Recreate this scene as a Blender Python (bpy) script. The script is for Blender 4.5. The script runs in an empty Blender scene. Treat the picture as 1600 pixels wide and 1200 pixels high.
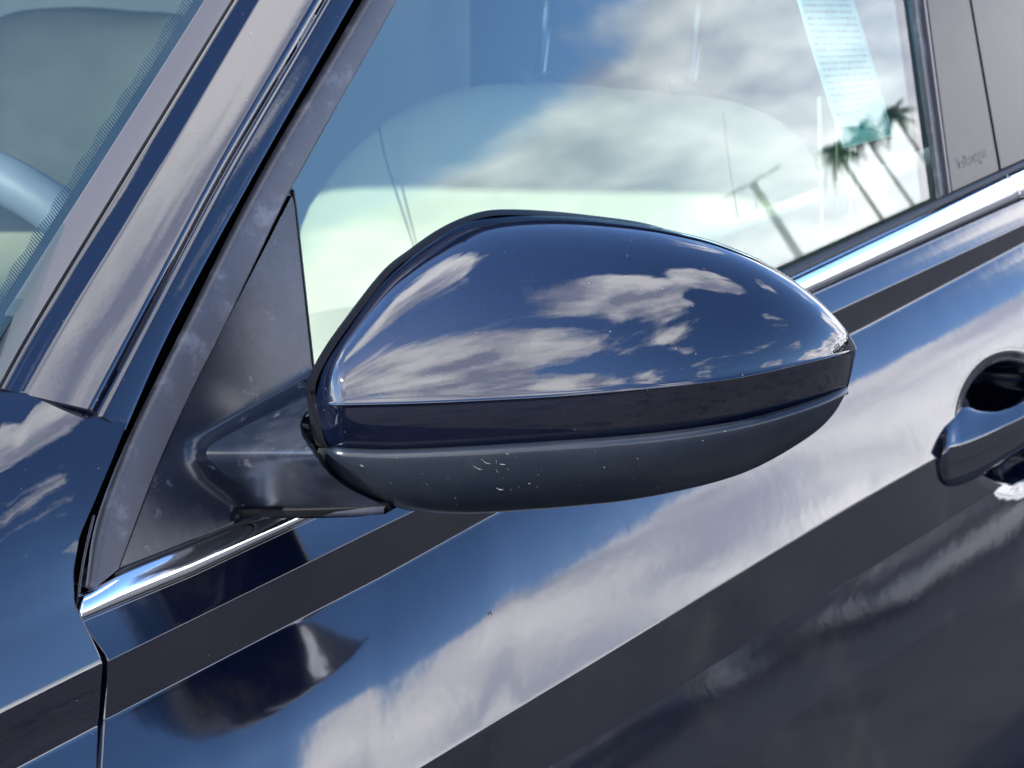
import bpy, math, random
import numpy as np
from mathutils import Vector
from mathutils.geometry import delaunay_2d_cdt

R = math.radians
rng = random.Random(7)
scene = bpy.context.scene
COL = scene.collection

# ------------------------------------------------------------------ camera
F = 2900.0                                   # focal length in pixels of a 1600 px wide picture (about 65 mm)
def nrm(a):
    a = np.asarray(a, float)
    return a / np.linalg.norm(a, axis=-1, keepdims=True)
xw = nrm([2560, 1080, -2900])                # world x (rearward along the car) seen in camera axes
pitch = math.atan2(xw[1], -xw[2])
zw = np.array([0, math.cos(pitch), math.sin(pitch)])
yw = np.cross(zw, xw)                        # world y points into the car
M = np.stack([xw, yw, zw])                   # camera vector -> world vector
def ray(u, v):
    u, v = np.broadcast_arrays(np.asarray(u, float), np.asarray(v, float))
    c = np.stack([(u - 800) / F, -(v - 600) / F, -np.ones_like(u)], -1)
    return c @ M.T
ORG = np.array([0, 0, 1.0])                  # foot of the mirror stem on the door
CAM = ORG - 0.92 * ray(300, 700)
FWD = -M[:, 2]

cam_d = bpy.data.cameras.new('camera')
cam = bpy.data.objects.new('camera', cam_d)
COL.objects.link(cam)
from mathutils import Matrix
mw = Matrix([[M[0][0], M[0][1], M[0][2], CAM[0]], [M[1][0], M[1][1], M[1][2], CAM[1]],
             [M[2][0], M[2][1], M[2][2], CAM[2]], [0, 0, 0, 1]])
cam.matrix_world = mw
cam_d.sensor_width = 36
cam_d.lens = 36 * F / 1600
cam_d.clip_start = 0.02
cam_d.clip_end = 3000
cam_d.dof.use_dof = True
cam_d.dof.focus_distance = 0.86
cam_d.dof.aperture_fstop = 24
scene.camera = cam

# ------------------------------------------------------------------ light
SUN = nrm([-0.72, 0.45, 0.55])               # towards the sun: ahead of the car and beyond it, high
sun_el = math.asin(SUN[2]); sun_az = math.atan2(SUN[0], SUN[1])
sl = bpy.data.lights.new('sun', 'SUN'); sl.energy = 3.7; sl.angle = R(0.53); sl.color = (1, .955, .88)
so = bpy.data.objects.new('sun', sl); COL.objects.link(so)
so.rotation_euler = Vector(SUN).to_track_quat('Z', 'Y').to_euler()

world = bpy.data.worlds.new('World'); scene.world = world; world.use_nodes = True
nt = world.node_tree; nt.nodes.clear()
def N(nt, t, **kw):
    n = nt.nodes.new(t)
    for k, v in kw.items():
        if hasattr(n, k): setattr(n, k, v)
    return n
def math_node(nt, op, a, b=None, c=None, clamp=False):
    n = nt.nodes.new('ShaderNodeMath'); n.operation = op; n.use_clamp = clamp
    for i, x in enumerate((a, b, c)):
        if x is None: continue
        if isinstance(x, (int, float)): n.inputs[i].default_value = x
        else: nt.links.new(x, n.inputs[i])
    return n.outputs[0]
def build_sky():
    L = nt.links.new
    out = N(nt, 'ShaderNodeOutputWorld'); bg = N(nt, 'ShaderNodeBackground'); L(bg.outputs[0], out.inputs[0])
    bg.inputs[1].default_value = SKY_STRENGTH
    sky = N(nt, 'ShaderNodeTexSky'); sky.sky_type = 'NISHITA'; sky.sun_disc = False
    sky.sun_elevation = sun_el; sky.sun_rotation = sun_az; sky.ozone_density = 3.0; sky.dust_density = 0.3; sky.air_density = 1.0
    tc = N(nt, 'ShaderNodeTexCoord')
    sp = N(nt, 'ShaderNodeSeparateXYZ'); L(tc.outputs['Generated'], sp.inputs[0])
    z = math_node(nt, 'ADD', math_node(nt, 'MAXIMUM', sp.outputs[2], 0.0), 0.34)
    px = math_node(nt, 'DIVIDE', sp.outputs[0], z); py = math_node(nt, 'DIVIDE', sp.outputs[1], z)
    cb = N(nt, 'ShaderNodeCombineXYZ'); L(px, cb.inputs[0]); L(py, cb.inputs[1]); cb.inputs[2].default_value = CLOUD_SEED
    mp = N(nt, 'ShaderNodeMapping'); L(cb.outputs[0], mp.inputs[0])
    mp.inputs['Rotation'].default_value = (0, 0, R(CLOUD_ROT)); mp.inputs['Scale'].default_value = CLOUD_SCALE
    n1 = N(nt, 'ShaderNodeTexNoise'); L(mp.outputs[0], n1.inputs['Vector'])
    n1.inputs['Scale'].default_value = 1.0; n1.inputs['Detail'].default_value = 9; n1.inputs['Roughness'].default_value = .55; n1.inputs['Distortion'].default_value = .35
    # more cloud low in the sky, opening to blue higher up
    low = N(nt, 'ShaderNodeMapRange'); low.interpolation_type = 'SMOOTHSTEP'
    L(sp.outputs[2], low.inputs[0]); low.inputs[1].default_value = .13; low.inputs[2].default_value = .27
    low.inputs[3].default_value = .19; low.inputs[4].default_value = -.01
    d = math_node(nt, 'ADD', n1.outputs[0], low.outputs[0])
    # cloud masses and open patches of blue: (towards, angular radius in degrees, amount)
    nv = N(nt, 'ShaderNodeVectorMath'); nv.operation = 'NORMALIZE'; L(tc.outputs['Generated'], nv.inputs[0])
    for c_, rad_, amt in CLOUD_MASSES:
        dp = N(nt, 'ShaderNodeVectorMath'); dp.operation = 'DOT_PRODUCT'; L(nv.outputs[0], dp.inputs[0]); dp.inputs[1].default_value = tuple(nrm(c_))
        r = N(nt, 'ShaderNodeMapRange'); r.interpolation_type = 'SMOOTHSTEP'; L(dp.outputs['Value'], r.inputs[0])
        r.inputs[1].default_value = math.cos(R(rad_ * 1.25)); r.inputs[2].default_value = math.cos(R(rad_ * .3)); r.inputs[4].default_value = amt
        d = math_node(nt, 'ADD', d, r.outputs[0])
    fac = N(nt, 'ShaderNodeMapRange'); fac.interpolation_type = 'SMOOTHSTEP'; L(d, fac.inputs[0])
    fac.inputs[1].default_value = CLOUD_LO; fac.inputs[2].default_value = CLOUD_HI
    n2 = N(nt, 'ShaderNodeTexNoise'); L(mp.outputs[0], n2.inputs['Vector']); n2.inputs['Scale'].default_value = 2.3; n2.inputs['Detail'].default_value = 6
    sh = N(nt, 'ShaderNodeMapRange'); L(n2.outputs[0], sh.inputs[0]); sh.inputs[1].default_value = .38; sh.inputs[2].default_value = .62
    cm = N(nt, 'ShaderNodeMixRGB'); L(sh.outputs[0], cm.inputs[0])
    cm.inputs[1].default_value = CLOUD_DARK + (1,); cm.inputs[2].default_value = CLOUD_LIGHT + (1,)
    tint = N(nt, 'ShaderNodeMixRGB'); tint.blend_type = 'MULTIPLY'; tint.inputs[0].default_value = 1
    L(sky.outputs[0], tint.inputs[1]); tint.inputs[2].default_value = SKY_TINT + (1,)
    # cloud low in the sky gets a brighter colour, added to lift the door's reflection
    br = N(nt, 'ShaderNodeMapRange'); br.interpolation_type = 'SMOOTHSTEP'; L(sp.outputs[2], br.inputs[0])
    br.inputs[1].default_value = .05; br.inputs[2].default_value = .45; br.inputs[3].default_value = 1.42; br.inputs[4].default_value = 1.0
    bm = N(nt, 'ShaderNodeVectorMath'); bm.operation = 'SCALE'; L(cm.outputs[0], bm.inputs[0]); L(br.outputs[0], bm.inputs['Scale'])
    mx = N(nt, 'ShaderNodeMixRGB'); L(fac.outputs[0], mx.inputs[0]); L(tint.outputs[0], mx.inputs[1]); L(bm.outputs[0], mx.inputs[2])
    L(mx.outputs[0], bg.inputs[0])
SKY_STRENGTH = 0.15
CLOUD_SEED, CLOUD_ROT, CLOUD_SCALE = 3.7, 25, (1.7, 2.9, 1)
CLOUD_MASSES = [((-.12, -.08, .98), 19, .20), ((-.12, .58, .80), 22, .16), ((-.82, .0, .55), 26, .15), ((-.32, -.62, .72), 11, .10), ((.38, -.66, .66), 8, .12),
                ((.38, -.14, .92), 10, .24), ((.04, .33, .94), 11, -.16), ((.15, -.32, .94), 6, -.14), ((.88, -.46, .14), 20, .20), ((.76, -.64, .10), 14, .16),
                ((.60, -.66, .38), 14, -.20), ((.765, -.53, .40), 13.5, -.34), ((.66, -.74, .12), 16, .20), ((.16, -.62, .76), 8, -.10), ((.2, .15, .97), 10, -.12), ((.45, .42, .78), 24, -.12)]
CLOUD_LO, CLOUD_HI = .53, .66
CLOUD_DARK, CLOUD_LIGHT = (3.7, 4.0, 5.2), (10.5, 10.4, 10.6)
SKY_TINT = (.86, .98, 1.18)
build_sky()
scene.view_settings.view_transform = 'Standard'
scene.view_settings.look = 'None'
scene.view_settings.exposure = 1.9
scene.view_settings.gamma = 1
scene.cycles.max_bounces = 10
scene.cycles.transparent_max_bounces = 16
scene.cycles.sample_clamp_indirect = 6

# ------------------------------------------------------------------ materials
def mat(name, base=(.5, .5, .5), rough=.5, metal=0.0, spec=.5, ior=1.5, coat=0.0, coat_ior=1.5, coat_rough=.02,
        bump=None, blotch=None, specks=None, flake=None, dust=None):
    m = bpy.data.materials.new(name); m.use_nodes = True
    t = m.node_tree; b = t.nodes['Principled BSDF']; L = t.links.new
    b.inputs['Base Color'].default_value = tuple(base) + (1,)
    b.inputs['Roughness'].default_value = rough; b.inputs['Metallic'].default_value = metal
    b.inputs['IOR'].default_value = ior; b.inputs['Specular IOR Level'].default_value = spec
    b.inputs['Coat Weight'].default_value = coat; b.inputs['Coat IOR'].default_value = coat_ior; b.inputs['Coat Roughness'].default_value = coat_rough
    tc = N(t, 'ShaderNodeTexCoord')
    col = None
    def noise(scale, detail=4, rough_=.6):
        n = N(t, 'ShaderNodeTexNoise'); L(tc.outputs['Object'], n.inputs['Vector'])
        n.inputs['Scale'].default_value = scale; n.inputs['Detail'].default_value = detail; n.inputs['Roughness'].default_value = rough_
        return n.outputs[0]
    def mask(src, lo, hi):
        r = N(t, 'ShaderNodeMapRange'); r.interpolation_type = 'SMOOTHSTEP'; L(src, r.inputs[0]); r.inputs[1].default_value = lo; r.inputs[2].default_value = hi
        return r.outputs[0]
    def mix(fac, a, bcol):
        x = N(t, 'ShaderNodeMixRGB'); L(fac, x.inputs[0])
        if a is None: x.inputs[1].default_value = tuple(base) + (1,)
        else: L(a, x.inputs[1])
        x.inputs[2].default_value = tuple(bcol) + (1,)
        return x.outputs[0]
    if flake:
        v = N(t, 'ShaderNodeTexVoronoi'); L(tc.outputs['Object'], v.inputs['Vector']); v.inputs['Scale'].default_value = 2600
        s = N(t, 'ShaderNodeSeparateColor'); L(v.outputs['Color'], s.inputs[0])
        col = mix(mask(s.outputs[0], .80, 1.0), col, flake)
    if dust:                                   # (colour, scale, lo, hi)
        col = mix(mask(noise(dust[1], 8, .7), dust[2], dust[3]), col, dust[0])
    if blotch:                                 # list of (colour, scale, lo, hi)
        for c, s, lo, hi in blotch:
            col = mix(mask(noise(s, 7, .68), lo, hi), col, c)
    if specks:                                 # (colour, scale, radius, share)
        v = N(t, 'ShaderNodeTexVoronoi'); L(tc.outputs['Object'], v.inputs['Vector']); v.inputs['Scale'].default_value = specks[1]
        s = N(t, 'ShaderNodeSeparateColor'); L(v.outputs['Color'], s.inputs[0])
        near = math_node(t, 'LESS_THAN', v.outputs['Distance'], specks[2])
        few = math_node(t, 'GREATER_THAN', s.outputs[1], 1 - specks[3])
        f = math_node(t, 'MULTIPLY', near, few)
        col = mix(f, col, specks[0])
        rr = N(t, 'ShaderNodeMapRange'); L(f, rr.inputs[0]); rr.inputs[3].default_value = coat; rr.inputs[4].default_value = 0.0
        if coat > 0: L(rr.outputs[0], b.inputs['Coat Weight'])
    if col is not None: L(col, b.inputs['Base Color'])
    if bump:                                   # (scale, strength, distance)
        bn = N(t, 'ShaderNodeBump'); L(noise(bump[0], 3), bn.inputs['Height']); bn.inputs['Strength'].default_value = bump[1]; bn.inputs['Distance'].default_value = bump[2]
        L(bn.outputs[0], b.inputs['Normal'])
        if len(bump) > 3 and coat > 0: L(bn.outputs[0], b.inputs['Coat Normal'])
    return m

PAINT = mat('navy_paint', (.0010, .0020, .0065), .5, 0, .0, coat=1, coat_ior=1.72, coat_rough=.012, flake=(.003, .006, .022),
            specks=((.5, .5, .5), 420, .055, .06), bump=(55, .04, .0012, 1))
PAINT_DOOR = mat('navy_paint_door', (.0010, .0020, .0065), .5, 0, .0, coat=1, coat_ior=1.72, coat_rough=.08, flake=(.003, .006, .022),
            specks=((.16, .14, .11), 260, .07, .05), dust=((.020, .017, .014), 9, .50, .75), bump=(26, .06, .0022, 1))
BLACKGLOSS = mat('gloss_black_plastic', (.004, .004, .005), .16, 0, .35)
PILLARFILM = mat('pillar_black_film', (.005, .005, .007), .22, 0, .20, blotch=[((.018, .018, .02), 14, .45, .75)])
SHELL = mat('grained_black_plastic', (.006, .009, .014), .25, 0, .34, bump=(1400, .10, .0004), blotch=[((.013, .016, .021), 12, .42, .72)],
            specks=((.55, .55, .5), 330, .06, .05))
SAIL = mat('weathered_black_plastic', (.006, .009, .016), .24, 0, .46, bump=(1500, .12, .0004),
           blotch=[((.024, .026, .034), 13, .46, .66), ((.07, .07, .08), 85, .60, .72)], specks=((.4, .4, .4), 420, .06, .05))
TRIM = mat('grey_frame_moulding', (.040, .038, .041), .42, 0, .5, bump=(900, .2, .0004), blotch=[((.12, .115, .12), 50, .50, .75)])
TRIMG = mat('pale_glossy_moulding', (.04, .039, .042), .34, 0, .55)
RUBBER = mat('black_rubber', (.012, .012, .013), .55, 0, .4, bump=(700, .15, .0004))
SEAMB = mat('seam_black', (.002, .002, .002), .8, 0, .0)
CHROME = mat('chrome', (.82, .84, .86), .09, 1.0, blotch=[((.5, .5, .5), 26, .55, .8)])
CREAM = mat('cream_leather', (.23, .235, .165), .6, 0, .3, bump=(500, .12, .001), blotch=[((.21, .21, .15), 6, .45, .7)])
DASH = mat('grey_dash_plastic', (.12, .13, .15), .55, 0, .4, bump=(700, .2, .001))
DASHL = mat('pale_door_lining', (.36, .37, .30), .55, 0, .4)
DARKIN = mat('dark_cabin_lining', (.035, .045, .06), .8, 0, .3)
HEADL = mat('grey_headliner', (.08, .10, .12), .9, 0, .2)
WHEEL = mat('grey_leather_rim', (.07, .085, .10), .5, 0, .15, bump=(600, .15, .001))
STEEL = mat('bright_steel', (.10, .11, .12), .25, 1.0)
PAPER = mat('pale_green_paper', (.36, .60, .58), .5, 0, .4, blotch=[((.46, .68, .66), 18, .45, .6)])
PAPERG = mat('green_print_block', (.13, .46, .40), .5, 0, .4)
INK = mat('grey_green_ink', (.03, .09, .11), .6, 0, .3)
LETTER = mat('faint_dark_lettering', (.006, .006, .007), .26, 0, .30)

def glass_mat(name, tint, boost=1.0, ior=1.52, dirt=.0):
    m = bpy.data.materials.new(name); m.use_nodes = True
    t = m.node_tree; t.nodes.clear(); L = t.links.new
    out = N(t, 'ShaderNodeOutputMaterial')
    tr = N(t, 'ShaderNodeBsdfTransparent'); tr.inputs[0].default_value = tuple(tint) + (1,)
    gl = N(t, 'ShaderNodeBsdfGlossy'); gl.inputs['Roughness'].default_value = .0
    gl.inputs['Color'].default_value = (1, 1, 1, 1)
    fr = N(t, 'ShaderNodeFresnel'); ge = N(t, 'ShaderNodeNewGeometry')   # same reflectance on both faces of the pane
    ir = N(t, 'ShaderNodeMapRange'); L(ge.outputs['Backfacing'], ir.inputs[0]); ir.inputs[3].default_value = ior; ir.inputs[4].default_value = 1 / ior
    L(ir.outputs[0], fr.inputs[0])
    fm = math_node(t, 'MULTIPLY', fr.outputs[0], boost, clamp=True)
    mx = N(t, 'ShaderNodeMixShader'); L(fm, mx.inputs[0]); L(tr.outputs[0], mx.inputs[1]); L(gl.outputs[0], mx.inputs[2])
    res = mx.outputs[0]
    if dirt:
        tc = N(t, 'ShaderNodeTexCoord'); n = N(t, 'ShaderNodeTexNoise'); L(tc.outputs['Object'], n.inputs['Vector'])
        n.inputs['Scale'].default_value = 16; n.inputs['Detail'].default_value = 9; n.inputs['Roughness'].default_value = .75
        r = N(t, 'ShaderNodeMapRange'); L(n.outputs[0], r.inputs[0]); r.inputs[1].default_value = .5; r.inputs[2].default_value = .8; r.inputs[4].default_value = dirt
        df = N(t, 'ShaderNodeBsdfDiffuse'); df.inputs[0].default_value = (.6, .6, .6, 1)
        m2 = N(t, 'ShaderNodeMixShader'); L(r.outputs[0], m2.inputs[0]); L(res, m2.inputs[1]); L(df.outputs[0], m2.inputs[2]); res = m2.outputs[0]
    L(res, out.inputs[0])
    return m
SIDEGLASS = glass_mat('green_tinted_glass', (.66, .77, .74), 1.08)
WINDGLASS = glass_mat('windscreen_glass', (.80, .90, .88), .75, dirt=.015)

# ------------------------------------------------------------------ mesh helpers
CARLOC = np.array([1.35, 0.80, 0.0])
def tag(o, label=None, cat=None, group=None, kind=None):
    if label: o['label'] = label
    if cat: o['category'] = cat
    if group: o['group'] = group
    if kind: o['kind'] = kind
    return o
def mesh_obj(name, verts, faces, mat_, parent=None, smooth=True, origin=None, face_cam=True, solid=0.0, label=None):
    verts = np.asarray(verts, float)
    if origin is None: origin = CARLOC if parent is not None else np.zeros(3)
    if face_cam and len(faces):
        vf = [tuple(f) for f in faces]
        s = 0.0
        for f in vf[::max(1, len(vf) // 400)]:
            a, b, c = verts[f[0]], verts[f[1]], verts[f[2]]
            n = np.cross(b - a, c - a); s += float(np.dot(n, CAM - a)) / (np.linalg.norm(n) + 1e-12)
        if s < 0: faces = [tuple(reversed(f)) for f in vf]
    me = bpy.data.meshes.new(name)
    me.from_pydata([tuple(p) for p in (verts - origin)], [], [tuple(int(i) for i in f) for f in faces])
    me.update()
    me.materials.append(mat_)
    if smooth: me.polygons.foreach_set('use_smooth', [True] * len(me.polygons))
    o = bpy.data.objects.new(name, me); COL.objects.link(o)
    if parent is not None: o.parent = parent
    else: o.location = tuple(origin)
    if solid:
        md = o.modifiers.new('thickness', 'SOLIDIFY'); md.thickness = solid; md.offset = -1
    if label: o['label'] = label
    return o
def grid_vf(rows, off=0, close=False):
    rows = np.asarray(rows); r, c, _ = rows.shape
    f = []
    for i in range(r - 1):
        for j in range(c if close else c - 1):
            k = (j + 1) % c
            f.append((off + i * c + j, off + i * c + k, off + (i + 1) * c + k, off + (i + 1) * c + j))
    return rows.reshape(-1, 3), f
class Mesh:
    def __init__(s): s.v = []; s.f = []; s.n = 0
    def add(s, v, f):
        v = np.asarray(v, float).reshape(-1, 3)
        s.f += [tuple(i + s.n for i in q) for q in f]; s.v.append(v); s.n += len(v); return s
    def grid(s, rows, close=False):
        v, f = grid_vf(rows, 0, close); return s.add(v, f)
    def build(s, name, m, parent=None, **k): return mesh_obj(name, np.concatenate(s.v), s.f, m, parent, **k)
def catmull(pts, n):
    p = np.asarray(pts, float)
    if len(p) == 2:
        t = np.linspace(0, 1, n)[:, None]; return p[0] * (1 - t) + p[1] * t
    q = np.vstack([2 * p[0] - p[1], p, 2 * p[-1] - p[-2]]); out = []
    for i in range(1, len(q) - 2):
        t = np.linspace(0, 1, 24, endpoint=False)[:, None]
        a, b, c, d = q[i - 1], q[i], q[i + 1], q[i + 2]
        out.append(.5 * ((2 * b) + (-a + c) * t + (2 * a - 5 * b + 4 * c - d) * t ** 2 + (-a + 3 * b - 3 * c + d) * t ** 3))
    out = np.vstack(out + [p[-1:]])
    s = np.r_[0, np.cumsum(np.linalg.norm(np.diff(out, axis=0), axis=1))]
    x = np.linspace(0, s[-1], n)
    return np.stack([np.interp(x, s, out[:, k]) for k in range(p.shape[1])], 1)
def vfun(pts):                                # smooth v(u) through points
    c = catmull(pts, 400); o = np.argsort(c[:, 0], kind='stable'); c = c[o]
    return lambda u: np.interp(u, c[:, 0], c[:, 1]) + (np.asarray(u) < c[0, 0]) * (np.asarray(u) - c[0, 0]) * ((c[5, 1] - c[0, 1]) / (c[5, 0] - c[0, 0] + 1e-9))
def lfun(pts):
    p = np.asarray(pts, float); return lambda u: np.interp(u, p[:, 0], p[:, 1])
def on_plane(u, v, p, n):
    d = ray(u, v); n = np.asarray(n, float)
    t = np.sum((p - CAM) * n, -1) / np.sum(d * n, -1)
    return CAM + d * t[..., None]
def at_depth(u, v, d): return CAM + ray(u, v) * np.asarray(d, float)[..., None]
def NP(phi, psi=0.0):
    a, b = np.radians(phi), np.radians(psi)
    a, b = np.broadcast_arrays(a, b)
    return np.stack([-np.cos(a) * np.sin(b), -np.cos(a) * np.cos(b), np.sin(a)], -1)
def depth_of(p): return (np.asarray(p) - CAM) @ FWD
def project(p):
    c = (np.asarray(p) - CAM) @ M
    return 800 + F * c[..., 0] / -c[..., 2], 600 - F * c[..., 1] / -c[..., 2]

def rows_from_levels(levels, us_fn, start_plane):
    """levels: list of (v(u) function, phi array-or-number, psi). Walk across, each row on the plane through the previous row."""
    out = []; prev = None
    for k, (vf, phi, psi) in enumerate(levels):
        u = us_fn(vf); v = vf(u)
        if prev is None: p = on_plane(u, v, *start_plane) if not callable(start_plane) else start_plane(u, v)
        else:
            n = NP((np.asarray(phi) + pphi) / 2, (np.asarray(psi) + ppsi) / 2)
            p = on_plane(u, v, prev, n)
        out.append(p); prev = p; pphi, ppsi = np.asarray(phi), np.asarray(psi)
    return np.array(out)
def make_levels(rows, strips, rad=2.0, kc=4):
    """rows: v(u) functions top to bottom. strips: (phi0, phi1, k, psi0, psi1[, phimid]) between consecutive rows"""
    lv = []
    for i, st in enumerate(strips):
        a, b = rows[i], rows[i + 1]; p0, p1, k, s0, s1 = st[:5]; mid = st[5] if len(st) > 5 else None
        ra = rad if i > 0 else 0; rb = rad if i < len(strips) - 1 else 0
        if isinstance(rad, (list, tuple)): ra = rad[i - 1] if i > 0 else 0; rb = rad[i] if i < len(strips) - 1 else 0
        for j in range(k + 1):
            f = j / k
            vf = (lambda a, b, f, ra, rb: lambda u: (a(u) + ra) * (1 - f) + (b(u) - rb) * f)(a, b, f, ra, rb)
            if callable(mid): ph = mid(f)
            elif mid is None: ph = np.asarray(p0) * (1 - f) + np.asarray(p1) * f
            else:
                ph = (1 - f) ** 2 * np.asarray(p0) + 2 * f * (1 - f) * (2 * np.asarray(mid) - .5 * (np.asarray(p0) + np.asarray(p1))) + f * f * np.asarray(p1)
            lv.append((vf, ph, s0 * (1 - f) + s1 * f))
        if i < len(strips) - 1:
            n0, ns = strips[i + 1][0], strips[i + 1][3]
            for j in range(1, kc):
                f = j / kc
                vf = (lambda b, f, rb: lambda u: b(u) - rb + 2 * rb * f)(b, f, rb)
                e = f * f * (3 - 2 * f)
                lv.append((vf, np.asarray(p1) * (1 - e) + np.asarray(n0) * e, s1 * (1 - e) + ns * e))
    return lv
def skirt(mesh, curve, away, depth=.02, into=(0, 1, 0)):
    """turned-in edge of a panel: rolls over 1.5 mm and goes inwards"""
    c = np.asarray(curve); a = nrm(away); i = nrm(into)
    rows = [c, c + a * .0006 + i * .0002, c + a * .0011 + i * .0009, c + a * .0013 + i * .0025, c + a * .0013 + i * depth]
    mesh.grid(rows)
def patch(poly, step, fn, holes=()):
    """triangulated patch of a pixel polygon lifted by fn(u, v)"""
    poly = [tuple(p) for p in poly]
    pts = []; n = len(poly)
    dens = []
    for i in range(n):
        a, b = np.array(poly[i]), np.array(poly[(i + 1) % n]); k = max(1, int(np.linalg.norm(b - a) / step))
        for j in range(k): dens.append(tuple(a + (b - a) * j / k))
    P = np.array(dens); x0, y0 = P.min(0); x1, y1 = P.max(0)
    xs, ys = np.meshgrid(np.arange(x0, x1, step), np.arange(y0, y1, step)); q = np.stack([xs.ravel(), ys.ravel()], 1)
    inside = np.zeros(len(q), bool); m = len(P); dmin = np.full(len(q), 1e9)
    for i in range(m):
        a, b = P[i], P[(i + 1) % m]
        c = (a[1] > q[:, 1]) != (b[1] > q[:, 1])
        xi = (b[0] - a[0]) * (q[:, 1] - a[1]) / (b[1] - a[1] + 1e-12) + a[0]
        inside ^= c & (q[:, 0] < xi)
        dmin = np.minimum(dmin, np.linalg.norm(q - a, axis=1))
    q = q[inside & (dmin > step * .6)]
    allp = np.vstack([P, q])
    vs, es, fs, *_ = delaunay_2d_cdt([Vector(p) for p in allp], [], [list(range(m))], 1, 1e-4)
    uv = np.array([[v.x, v.y] for v in vs])
    return fn(uv[:, 0], uv[:, 1]), [tuple(f) for f in fs], uv
def box(c, s, mat_, name, parent=None, bevel=0, origin=None, rot=0.0, label=None, segs=2):
    x, y, z = [k / 2 for k in s]
    v = np.array([[i, j, k] for i in (-x, x) for j in (-y, y) for k in (-z, z)])
    ca, sa = math.cos(rot), math.sin(rot)
    v = np.stack([v[:, 0] * ca - v[:, 1] * sa, v[:, 0] * sa + v[:, 1] * ca, v[:, 2]], 1) + np.array(c)
    f = [(0, 1, 3, 2), (4, 6, 7, 5), (0, 4, 5, 1), (2, 3, 7, 6), (0, 2, 6, 4), (1, 5, 7, 3)]
    o = mesh_obj(name, v, f, mat_, parent, smooth=bevel > 0, origin=origin, face_cam=False, label=label)
    if bevel:
        b = o.modifiers.new('bevel', 'BEVEL'); b.width = bevel; b.segments = segs
    return o
def tube_vf(path, rad, n=10, cap=True):
    path = np.asarray(path, float); k = len(path); rad = np.broadcast_to(rad, (k,))
    t = nrm(np.gradient(path, axis=0)); ref = np.array([0, 0, 1.0]) if abs(t[0][2]) < .9 else np.array([1.0, 0, 0])
    rows = []
    for i in range(k):
        a = nrm(np.cross(t[i], ref)); b = np.cross(t[i], a)
        ang = np.linspace(0, 2 * math.pi, n, endpoint=False)
        rows.append(path[i] + rad[i] * (np.cos(ang)[:, None] * a + np.sin(ang)[:, None] * b))
    v, f = grid_vf(rows, 0, True)
    if cap: f = f + [tuple(range(n)), tuple(range((k - 1) * n, k * n))[::-1]]
    return v, f

# ------------------------------------------------------------------ the car
car = bpy.data.objects.new('car', None); COL.objects.link(car); car.location = tuple(CARLOC)
tag(car, 'glossy dark navy car seen close at its left door mirror, cream seats inside', 'car')

PHI_G = 21.0
NG = NP(PHI_G)                                # outward normal of the side glass
def glass_pt(u, v, h=0.0):                    # point on the glass plane, lifted h outward
    return on_plane(u, v, ORG + NG * np.asarray(h)[..., None] if np.ndim(h) else ORG + NG * h, NG)

# ---- door, belt and body rows (pixel courses of features that run along the body)
W0 = lfun([(60, 951), (127, 921), (187, 888), (390, 809), (460, 777), (1221, 422), (1469, 309), (1600, 250), (1950, 90)])
W1 = lfun([(60, 957), (134, 925), (187, 894), (390, 812), (480, 779), (1240, 430), (1562, 277), (1950, 96)])
D0 = lfun([(60, 1000), (127, 969), (300, 897), (465, 819), (1275, 452), (1600, 307), (1950, 150)])
D0b = lambda u: D0(u) + np.interp(u, [130, 400, 1250, 1700], [4, 4, 7, 7])
D1 = lfun([(-300, 1258), (0, 1117), (161, 1037), (600, 821), (1307, 486), (1600, 351), (1950, 190)])
D2 = lfun([(-300, 1370), (165, 1124), (600, 899), (767, 806), (1360, 506), (1600, 379), (1950, 194 + 6)])
D2b = lambda u: D2(u) + np.interp(u, [165, 700, 1400], [10, 8, 5])
D3 = vfun([(100, 1545), (400, 1360), (577, 1250), (771, 1132), (1000, 993), (1300, 811), (1469, 714), (1650, 612), (1950, 445)])
D4 = vfun([(400, 1478), (700, 1293), (962, 1132), (1300, 924), (1540, 777), (1700, 682), (1950, 535)])
D5 = vfun([(400, 1640), (900, 1330), (1221, 1131), (1600, 897), (1950, 690)])
D6 = lambda u: D5(u) + 900
gap_door_p = [(800, 122), (972, 129), (1027, 172), (1060, 172), (1130, 165), (1260, 158), (1500, 150), (3000, 100)]
gd = np.array(gap_door_p, float)
gap_door = lambda v: np.interp(v, gd[:, 0], gd[:, 1])

US = np.unique(np.r_[np.linspace(0, 1270, 110), np.linspace(1270, 1520, 100), np.linspace(1520, 1790, 24)])  # offset from the gap
def us_door(vf):
    uL = 140.0
    for _ in range(6): uL = float(gap_door(vf(uL)))
    s = US / US[-1]
    return uL + (1950 - uL) * s
# belt: rubber, chrome
uL_belt = 130.0
def us_lin(a, b, n): return lambda vf: np.linspace(a, b, n)
belt_start = (ORG + NG * .004, NG)
rub_rows = rows_from_levels(make_levels([W0, W1], [(60, 40, 3, 0, 0)]), us_lin(180, 1950, 80), belt_start)
m = Mesh().grid(rub_rows); door = None

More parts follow.
